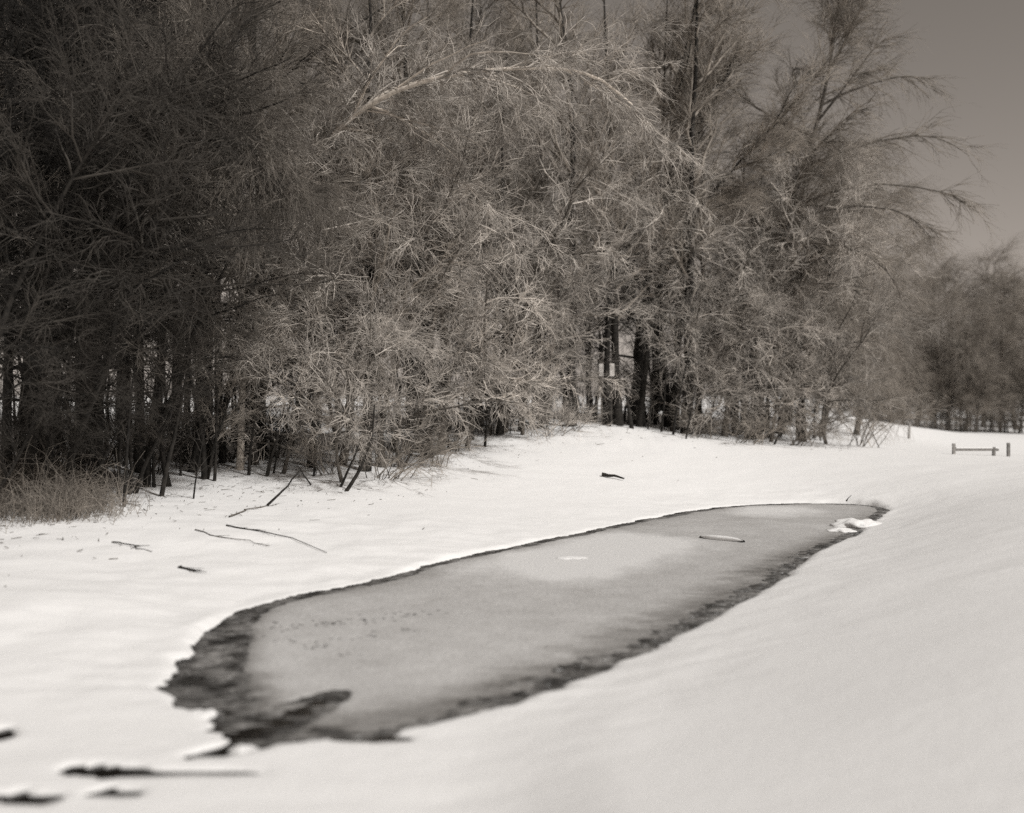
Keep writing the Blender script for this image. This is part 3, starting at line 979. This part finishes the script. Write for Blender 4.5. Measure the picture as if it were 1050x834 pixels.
stems = [
    ([(121, 510), (123, 460), (127, 405), (133, 340)], .045, 'straight thin dark stem, left of the pair above the dry grass'),
    ([(127, 520), (130, 465), (134, 410), (142, 350)], .04, 'straight thin dark stem, right of the pair above the dry grass'),
    ([(138, 506), (148, 478), (162, 450), (178, 415), (192, 370)], .06, 'dark sapling leaning right beside the pair of straight stems'),
    ([(165, 509), (172, 475), (179, 448), (186, 410), (196, 365)], .06, 'stout dark sapling tilted right, next after the leaning one'),
    ([(198, 512), (201, 490), (206, 462), (212, 430)], .022, 'very thin stem standing in front of the wood, right of the stout sapling'),
    ([(255, 488), (256, 470), (259, 445), (263, 415)], .05, 'short dark stem standing left of the crossed broken stems'),
    ([(273, 489), (278, 470), (285, 447), (292, 415)], .05, 'dark stem leaning slightly right, left of two by the crossed stems'),
    ([(280, 486), (284, 468), (289, 448), (295, 420)], .03, 'thinner dark stem, right of two by the crossed stems'),
    ([(353, 504), (366, 487), (374, 470), (381, 448), (384, 415)], .05, 'curved dark stem rising from the snow left of the low brush'),
    ([(348, 500), (358, 480), (366, 462), (372, 440)], .035, 'thin dark stem just behind the curved one by the low brush'),
    ([(497, 459), (498, 448), (499, 430), (502, 400)], .05, 'short upright stem on the middle of the snow bank'),
    ([(534, 443), (535, 425), (537, 400), (540, 360)], .13, 'stout dark trunk foot standing at the top of the middle bank'),
    ([(484, 452), (486, 430), (487, 400)], .07, 'dark stem at the top of the bank left of the stout trunk foot'),
    ([(703, 450), (706, 436), (709, 420), (714, 395)], .035, 'thin stem right of the sign, nearest of the upright group'),
    ([(690, 446), (693, 425), (699, 395), (706, 365)], .05, 'pale thin sapling right of the sign, leaning right'),
    ([(678, 443), (680, 425), (682, 400), (683, 370)], .05, 'straight thin sapling right of the sign, leftmost of its group'),
    ([(793, 456), (799, 445), (806, 430)], .05, 'short leaning stump of a stem under the right-end tree'),
    ([(664, 440), (667, 420), (668, 392)], .035, 'dark thin stem close to the right of the sign tree'),
    ([(622, 437), (623, 412), (622, 380), (624, 330), (628, 270)], .17, 'dark tree trunk in front of the white sign'),
    ([(648, 440), (644, 415), (640, 385)], .09, 'short dark trunk tilted left, right of the sign'),
]
for pts, r, lab in stems:
    stem('sapling', pts, r, 9 if r < .1 else 0, M['bark_dark'], M['twig_dull'], lab, 'sapling', 'thin stems along the wood edge')

# many more trunks, thin, inside the wood edge
for j in range(70):
    px = rng.uniform(-20, 790)
    D = edgeD(px) + rng.uniform(1.5, 14)
    x = (px - 525) / F * D
    b0 = np.array([x, D, ground(x, D)])
    h = rng.uniform(3, 7)
    if j < 6:
        pth = trunk_path(h, lean=(rng.normal(.3, .5), rng.normal(0, .3)), wob=.08)
        lv = [dict(n=14, t=(.3, 1), L=(.6, 1.5), ang=(.5, 1.0), g=-.05, wig=.14, K=5, r=.014, shrink=.4),
              dict(n=6, t=(.2, 1), L=(.3, .7), ang=(.4, .9), g=-.2, wig=.15, K=4, r=.008, rt=.5)]
        t = build_tree('young_tree', b0, pth, rng.uniform(.035, .07), lv, M['bark_dark'], M['twig_dull'])
        if j == 0: yt = []
        yt.append(t)
    else:
        t = copy_tree(yt[j % 6]); t.location = b0
        t.rotation_euler = (0, 0, rng.uniform(0, 6.28)); s = rng.uniform(.7, 1.3); t.scale = (s, s, s)
    tag(t, '%s thin young trunk %s behind %s' % ('tall' if t.scale[0] > 1 else 'short', 'close' if D - edgeD(px) < 5.5 else 'some way' if D - edgeD(px) < 10 else 'deep', land(px)), 'tree', 'young trunks in the shade of the wood')


def pole(name, pts_px, r, mat, label, cat, group=None, lift=.02):
    """stick lying on or leaning over the snow: every pixel given stands on the ground unless a height is given"""
    pts = []
    for p in pts_px:
        h_ = hit(p[0], p[1])
        if len(p) > 2:          # raised point: keeps the distance of the first point
            h_ = W(p[0], p[1], pts[0][1] + p[2])
        pts.append(h_ + [0, 0, lift])
    pts = np.array(pts); b0 = pts[0].copy()
    P = smooth_open(pts - b0, 8)[None]
    P[0, 1:-1] += rng.normal(0, r * .2, (6, 3))
    if name == 'fallen_twig': P[0, 1:-1, :2] += rng.normal(0, .05, (6, 2))
    R = (r * np.linspace(1, .4, 8))[None]
    v, f = tubes(P, R, 6)
    if name == 'fallen_twig':
        a, ar = grow(P, R, 7, t=(.15, 1), L=(.15, .5), ang=(.3, .8), wig=.12, K=4, r=.008, rt=.4)
        a[..., 2] = a[:, :1, 2] + (a[..., 2] - a[:, :1, 2]) * .12
        P2 = a + b0; gz_ = terrain(P2[..., 0].ravel(), P2[..., 1].ravel()).reshape(P2.shape[:2])
        a[..., 2] = np.maximum(a[..., 2], gz_ - b0[2] + .006)
        v, f = join([(v, f), tubes(a, ar, 4)])
    o = link(name, mesh_from(name, v, f), mat, loc=tuple(b0))
    return tag(o, label, cat, group)


pole('broken_stem', [(274, 520), (292, 502, .0), (310, 480, .1)], .03, M['bark_dark'], 'broken stem leaning to the right out of the snow', 'stick')
pole('broken_stem', [(319, 499), (306, 480, .0), (292, 458, .0)], .022, M['bark_dark'], 'broken stem leaning to the left, crossing the other one', 'stick')
pole('fallen_twig', [(235, 531), (255, 525), (274, 520)], .018, M['bark_mid'], 'thin twig lying on the snow below the crossed stems', 'stick')
pole('fallen_branch', [(617, 489), (628, 491), (640, 494)], .055, M['bark_dark'], 'short dark branch lying alone on the far snow bank', 'branch', lift=.07)
pole('fallen_twig', [(232, 540), (262, 545), (292, 552), (335, 568)], .014, M['bark_dark'], 'long thin twig lying on the left bank, upper of two', 'stick')
pole('fallen_twig', [(200, 545), (235, 553), (276, 562)], .011, M['bark_mid'], 'thin twig lying on the left bank, lower of two', 'stick')
pole('fallen_twig', [(186, 584), (196, 585), (206, 587)], .022, M['bark_dark'], 'small dark piece of wood on the snow left of the pond', 'stick')
pole('fallen_twig', [(115, 557), (135, 561), (156, 567)], .014, M['bark_dark'], 'short twig on the snow at the far left below the stems', 'stick')

# twig sticking out at the far end of the pond
stem('reed_stem', [(868, 516), (869, 512), (873, 508)], .02, 0, M['bark_dark'], None, 'tiny dark twig sticking up at the far end of the pond', 'twig')


def bush(name, px, py, n, H, spread, mat, label, lean=(0, -.3), r=.012, g=-.35, levels=(7, 6)):
    b0 = hit(px, py)
    root = empty(name, b0)
    a = rng.uniform(0, 6.28, n)
    K = 7
    P = np.zeros((n, K, 3)); dr = np.stack([np.cos(a) * spread + lean[0], np.sin(a) * spread + lean[1], np.ones(n)], 1)
    dr /= np.linalg.norm(dr, axis=1, keepdims=True)
    P[:, 0] = np.stack([rng.normal(0, .25, n), rng.normal(0, .15, n), np.full(n, -.06)], 1)
    st = rng.uniform(.6, 1.1, n) * H / (K - 1)
    for s in range(1, K):
        P[:, s] = P[:, s - 1] + dr * st[:, None]
        dr = dr + rng.normal(0, .1, (n, 3)); dr[:, 2] += g * st
        dr /= np.linalg.norm(dr, axis=1, keepdims=True)
    R = r * rng.uniform(.7, 1.3, n)[:, None] * np.linspace(1, .4, K)[None]
    for j in range(min(n, 10)):
        v, f = tubes(P[j:j + 1], R[j:j + 1], 4)
        link('stem', mesh_from(name + '_stem', v, f), M['bark_mid'], root)
    b1, r1 = grow(P, R, levels[0], t=(.2, 1), L=(.4, 1.1), ang=(.3, .9), g=-.4, wig=.15, K=5, r=.008, shrink=.3)
    b2, r2 = grow(b1, r1, levels[1], t=(.15, 1), L=(.15, .5), ang=(.3, .9), g=-.5, wig=.17, K=4, r=.006, rt=.5)
    parts = [tubes(b1, r1, 3), tubes(b2, r2, 3)]
    if n > 10: parts.append(tubes(P[10:], R[10:], 3))
    v, f = join(parts)
    v[:, 2] = np.maximum(v[:, 2], -.12)
    link('twigs', mesh_from(name + '_twigs', v, f), mat, root)['kind'] = 'stuff'
    return tag(root, label, 'bush')


bush('low_bush', 395, 492, 20, 2.3, .7, M['twig_mid'], 'low tangle of bare brush drooping onto the snow bank', lean=(.5, -.4), r=.014)
bush('low_bush', 440, 478, 16, 1.8, .8, M['twig_mid'], 'sparse bare brush lying over the snow right of the low tangle', lean=(.6, -.4), r=.012)
bush('low_bush', 330, 486, 14, 1.8, .7, M['twig_mid'], 'bare brush between the crossed stems and the low tangle', lean=(.0, -.4), r=.012)
bush('low_bush', 560, 448, 16, 1.8, .8, M['twig_frost'], 'pale brush arching over the top of the middle bank', lean=(.5, -.4), r=.012)
bush('low_bush', 584, 441, 12, 1.4, .8, M['twig_frost'], 'pale brush at the left of the sign', lean=(.2, -.4), r=.012)
bush('low_bush', 725, 449, 16, 2.0, .8, M['twig_mid'], 'brush right of the upright thin stems', lean=(.2, -.4), r=.012)
bush('low_bush', 768, 455, 18, 2.4, .8, M['twig_mid'], 'brush in front of the right-end tree, left half', lean=(.2, -.4), r=.014)
bush('low_bush', 815, 457, 18, 2.6, .8, M['twig_mid'], 'brush in front of the right-end tree, right half', lean=(.3, -.4), r=.014)
bush('low_bush', 885, 458, 16, 3.6, .6, M['twig_mid'], 'thin weeping brush standing free on the field by the wood\'s end', lean=(.1, -.2), r=.016, g=-.3)


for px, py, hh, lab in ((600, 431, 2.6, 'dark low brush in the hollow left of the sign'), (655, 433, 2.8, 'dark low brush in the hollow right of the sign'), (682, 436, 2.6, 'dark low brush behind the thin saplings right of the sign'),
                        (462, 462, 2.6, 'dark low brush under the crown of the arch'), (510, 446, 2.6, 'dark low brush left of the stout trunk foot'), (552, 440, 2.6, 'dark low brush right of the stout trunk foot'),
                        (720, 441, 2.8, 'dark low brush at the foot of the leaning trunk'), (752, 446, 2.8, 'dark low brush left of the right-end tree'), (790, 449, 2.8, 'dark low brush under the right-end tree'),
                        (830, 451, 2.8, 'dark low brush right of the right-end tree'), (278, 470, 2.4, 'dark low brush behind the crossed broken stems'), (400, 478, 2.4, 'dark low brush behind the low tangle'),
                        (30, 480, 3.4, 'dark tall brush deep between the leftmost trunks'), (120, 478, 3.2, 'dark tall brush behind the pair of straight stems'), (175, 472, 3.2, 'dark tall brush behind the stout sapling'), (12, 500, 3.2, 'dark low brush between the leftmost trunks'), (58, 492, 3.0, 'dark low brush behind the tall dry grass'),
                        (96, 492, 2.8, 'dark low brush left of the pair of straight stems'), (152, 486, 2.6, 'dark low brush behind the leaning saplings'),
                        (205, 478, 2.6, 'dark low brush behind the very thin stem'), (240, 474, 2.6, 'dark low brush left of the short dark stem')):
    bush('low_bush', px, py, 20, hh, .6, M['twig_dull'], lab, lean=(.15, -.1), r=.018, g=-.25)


def grass_patch(px0, px1, py0, py1, n, H, mat, label):
    pts = []
    for _ in range(60):
        p = hit(rng.uniform(px0, px1), rng.uniform(py0, py1)); pts.append(p)
    pts = np.array(pts)
    i = rng.integers(0, len(pts), n)
    b = pts[i] + np.stack([rng.normal(0, .35, n), rng.normal(0, .35, n), np.full(n, -.04)], 1)
    b[:, 2] = terrain(b[:, 0], b[:, 1]) - .03
    K = 5
    P = np.zeros((n, K, 3)); P[:, 0] = b
    dr = np.stack([rng.normal(.1, .4, n), rng.normal(-.1, .35, n), np.ones(n)], 1)
    st = np.clip(.25 + rng.exponential(.3, n), .2, 1.5) * H / (K - 1)
    for s in range(1, K):
        dr /= np.linalg.norm(dr, axis=1, keepdims=True)
        P[:, s] = P[:, s - 1] + dr * st[:, None]
        dr = dr + rng.normal(0, .12, (n, 3)); dr[:, 2] -= 1.3 * st
    R = np.repeat((.006 * np.linspace(1, .4, K))[None], n, 0)
    v, f = tubes(P, R, 3)
    return tag(link('dry_grass', mesh_from('dry_grass', v, f), mat), label, 'grass', kind='stuff')


grass_patch(-30, 70, 488, 534, 4200, 1.2, M['grass'], 'tall dry grass and brush at the foot of the leftmost trees')
grass_patch(60, 112, 500, 533, 1200, .9, M['grass'], 'dry grass in front of the pair of straight dark stems')

# litter: bits of twig and leaf on the snow below the trees
n = 900
lpx = rng.uniform(-20, 870, n)
off = rng.exponential(1.3, n) * rng.choice([-1, 1], n, p=[.42, .58])
lD = np.interp(lpx, [-200, 0, 100, 200, 370, 450, 530, 630, 700, 800, 860], [17, 20, 21.5, 25, 27.5, 31, 35.5, 38, 39.5, 41, 42]) + off
lx = (lpx - 525) / F * lD
lz = terrain(lx, lD)
ok = lz > .25
lx, lD, lz = lx[ok], lD[ok], lz[ok]
n = len(lx); a = rng.uniform(0, 6.28, n); ll = rng.uniform(.03, .30, n) ** 1.0 * rng.random(n)
P = np.stack([np.stack([lx, lD, lz + .015], 1), np.stack([lx + np.cos(a) * ll, lD + np.sin(a) * ll, lz + .02 + rng.uniform(-.01, .03, n)], 1)], 1)
R = np.repeat(rng.uniform(.003, .009, n)[:, None], 2, 1)
v, f = tubes(P, R, 3)
tag(link('twig_litter', mesh_from('twig_litter', v, f), M['bark_mid']), 'scattered bits of twig and leaf on the snow along the wood', 'litter', kind='stuff')

# ------------------------------------------------------------------ things on the ice
def blob(name, loc, sx, sy, sz, mat, label, cat, rz=0.0, nu=40, nv=9, seed=0, group=None):
    """flat-bottomed rounded lump"""
    u = np.linspace(0, 2 * math.pi, nu, endpoint=False)
    vs = [[0, 0, 1.0]]
    for j in range(1, nv + 1):
        ph = j / nv * math.pi / 2
        for k in range(nu):
            vs.append([math.sin(ph) * math.cos(u[k]), math.sin(ph) * math.sin(u[k]), math.cos(ph) if j < nv else -.4])
    vs = np.array(vs)
    w = 1 + 1.1 * fbm(vs[:, 0] * 2.6 + seed * 3.7, vs[:, 1] * 2.6 + .5 * vs[:, 2], 90 + seed, 4)
    vs = vs * w[:, None] * [sx, sy, sz]
    fs = []
    for k in range(nu):
        fs.append([0, 1 + k, 1 + (k + 1) % nu, 0])
    me = bpy.data.meshes.new(name)
    faces = [(0, 1 + k, 1 + (k + 1) % nu) for k in range(nu)]
    for j in range(nv - 1):
        for k in range(nu):
            a0 = 1 + j * nu + k; a1 = 1 + j * nu + (k + 1) % nu
            faces.append((a0, a0 + nu, a1 + nu, a1))
    me.from_pydata([tuple(v_) for v_ in vs], [], faces)
    for p in me.polygons: p.use_smooth = True
    o = link(name, me, mat, loc=tuple(loc))
    o.rotation_euler = (0, 0, rz)
    return tag(o, label, cat, group)


p = flat(880, 540); blob('snow_clump', (p[0], p[1], 0), .60, .50, .16, M['snow'], 'rounded snow clump at the far right corner of the pond', 'snow clump', seed=1)
p = flat(863, 545); blob('snow_clump', (p[0], p[1], 0), .3, .25, .06, M['snow'], 'small snow clump beside the larger one at the pond corner', 'snow clump', seed=2)
p = flat(586, 573); blob('snow_clump', (p[0], p[1], 0.01), .26, .16, .018, M['snow'], 'tiny white snow patch on the ice near the far shore', 'snow clump', seed=3)
p = flat(204, 735); blob('snow_clump', (p[0], p[1], 0), .15, .16, .04, M['snow'], 'little snow pillow in the dark slush at the left end', 'snow clump', seed=4)
p = flat(250, 770); blob('snow_clump', (p[0], p[1], 0), .12, .10, .035, M['snow'], 'little snow pillow at the near end of the dark channel', 'snow clump', seed=5)

# snow-capped log frozen into the ice
a, c = flat(718, 552), flat(763, 557)
mid = (a + c) / 2; ln = np.linalg.norm(c - a); ang_ = math.atan2(c[1] - a[1], c[0] - a[0])
root = empty('floating_log', (mid[0], mid[1], .0), ang_)
s = np.linspace(-.5, .5, 9)
P = np.stack([s * ln, .02 * np.sin(s * 7), np.full(9, .02)], 1)[None]
v, f = tubes(P, (.05 * (1 - .5 * np.abs(s)))[None], 8)
link('wood', mesh_from('log_wood', v, f), M['bark_dark'], root)
P2 = P.copy(); P2[0, :, 2] = .05; P2[0, :, 1] -= .035
v, f = tubes(P2, (.055 * (1.02 - (2 * np.abs(s)) ** 3))[None], 10)
link('snow_cap', mesh_from('log_snow', v, f), M['snow'], root)
tag(root, 'thin log frozen into the ice with a cap of snow', 'log')

# old tracks and specks refrozen in the ice
sp = []
for (x0, y0, x1, y1, n) in ((250, 648, 420, 632, 34), (300, 668, 420, 645, 22), (330, 640, 460, 628, 22), (350, 672, 370, 668, 6), (255, 655, 300, 660, 8)):
    for j in range(n):
        tt = rng.random()
        q = flat(x0 + (x1 - x0) * tt + rng.normal(0, 4), y0 + (y1 - y0) * tt + rng.normal(0, 2.5)); sp.append(q)
sp = np.array(sp); n = len(sp)
a = rng.uniform(-.4, .4, n); ll = rng.uniform(.02, .07, n)
P = np.stack([np.stack([sp[:, 0], sp[:, 1], np.full(n, .014)], 1), np.stack([sp[:, 0] + np.cos(a) * ll, sp[:, 1] + np.sin(a) * ll, np.full(n, .016)], 1)], 1)
v, f = tubes(P, np.repeat(rng.uniform(.004, .010, n)[:, None], 2, 1), 4)
tag(link('ice_specks', mesh_from('ice_specks', v, f), M['slush']), 'dark specks of an old track refrozen on the near ice', 'specks', kind='stuff')

# ------------------------------------------------------------------ white sign behind the trunk, fence on the field
def boxmesh(name, x0, x1, y0, y1, z0, z1, bev=.006):
    me = bpy.data.meshes.new(name)
    import bmesh
    bm = bmesh.new()
    bmesh.ops.create_cube(bm, size=1)
    for v_ in bm.verts:
        v_.co = ((x0 + x1) / 2 + v_.co.x * (x1 - x0), (y0 + y1) / 2 + v_.co.y * (y1 - y0), (z0 + z1) / 2 + v_.co.z * (z1 - z0))
    bmesh.ops.bevel(bm, geom=bm.edges[:], offset=bev, segments=1, affect='EDGES')
    bm.to_mesh(me); bm.free()
    return me


q = hit(622, 437)
Ds = q[1] + .55
gxs = (622 - 525) / F * Ds
zs = ground(gxs, Ds)
# the board hangs just behind the dark trunk
root = empty('white_sign', (gxs, Ds, zs))
zt = CAMH - (373 - HY) / F * Ds - zs; zb = CAMH - (386 - HY) / F * Ds - zs
hw = 8.0 / F * Ds
link('board', boxmesh('sign_board', -hw, hw, -.012, .012, zb, zt), M['white_paint'], root)
for sx in (-1, 1):
    link('post', boxmesh('sign_post', sx * hw * .62 - .03, sx * hw * .62 + .03, .016, .07, -.2, zt - .05), M['bark_mid'], root)
tag(root, 'small white sign on two posts, split in view by a dark trunk', 'sign')

# fence posts and a low rail on the field at the right
def post(px, py_base, py_top, w, label):
    b0 = hit(px, py_base)
    h_ = (py_base - py_top) / F * b0[1]
    o = link('fence_post', boxmesh('fence_post', -w, w, -w, w, -.25, h_), M['wood_grey'], loc=tuple(b0))
    o.rotation_euler = (.02, .04, .3)
    return tag(o, label, 'fence post', 'posts on the field')


post(932, 450, 434, .05, 'lone thin fence post on the field right of the wood')
b0 = hit(978, 466)
root = empty('rail_fence', b0)
Dr = b0[1]
for px, hgt in ((978, 11), (1019, 9), (1034, 14)):
    x = (px - 978) / F * Dr
    zg = ground(b0[0] + x, Dr) - b0[2]
    link('post', boxmesh('rail_fence_post', x - .05, x + .05, -.05, .05, zg - .3, zg + hgt / F * Dr), M['wood_grey'], root)
x1 = (1024 - 978) / F * Dr
for z0, z1 in ((.12, .2),):
    link('rail', boxmesh('rail_fence_rail', .055, x1, -.03, .03, z0, z1), M['wood_grey'], root)
    link('snow_cap', boxmesh('rail_snow', .07, x1 - .01, -.045, .045, z1 + .001, z1 + .06, .02), M['snow'], root)
tag(root, 'low wooden rail with posts at the crest of the field', 'fence')

# far fence of pickets in front of the far trees
b0 = np.array([(895 - 525) / F * 84, 84, 0]); b0[2] = ground(b0[0], b0[1])
root = empty('field_fence', b0)
xs = np.arange(0, 14.0, .62)
pm = boxmesh('field_fence_post', -.05, .05, -.05, .05, -.4, 1.15)
pm.materials.append(M['wood_grey'])
for x in xs:
    zg = ground(b0[0] + x, 84 + .12 * x) - b0[2]
    o = link('post', pm, None, root, (x, .12 * x, zg)); o.rotation_euler = (0, rng.normal(0, .05), 0); o.scale = (1, 1, rng.uniform(.8, 1.15))
for k in range(len(xs) - 1):
    z0 = ground(b0[0] + xs[k], 84 + .12 * xs[k]) - b0[2]; z1 = ground(b0[0] + xs[k + 1], 84 + .12 * xs[k + 1]) - b0[2]
    for hh in (.5, .95):
        P = np.array([[[xs[k], .12 * xs[k] - .07, z0 + hh], [xs[k + 1], .12 * xs[k + 1] - .07, z1 + hh]]])
        v, f = tubes(P, np.full((1, 2), .03), 4)
        link('rail', mesh_from('field_fence_rail', v, f), M['wood_grey'], root)
tag(root, 'long post and rail fence along the foot of the far trees', 'fence')

tot = sum(len(o.data.polygons) for o in COL.objects if o.type == 'MESH')
print('unique faces', sum(len(m_.polygons) for m_ in bpy.data.meshes), 'all', tot, 'objects', len(COL.objects))
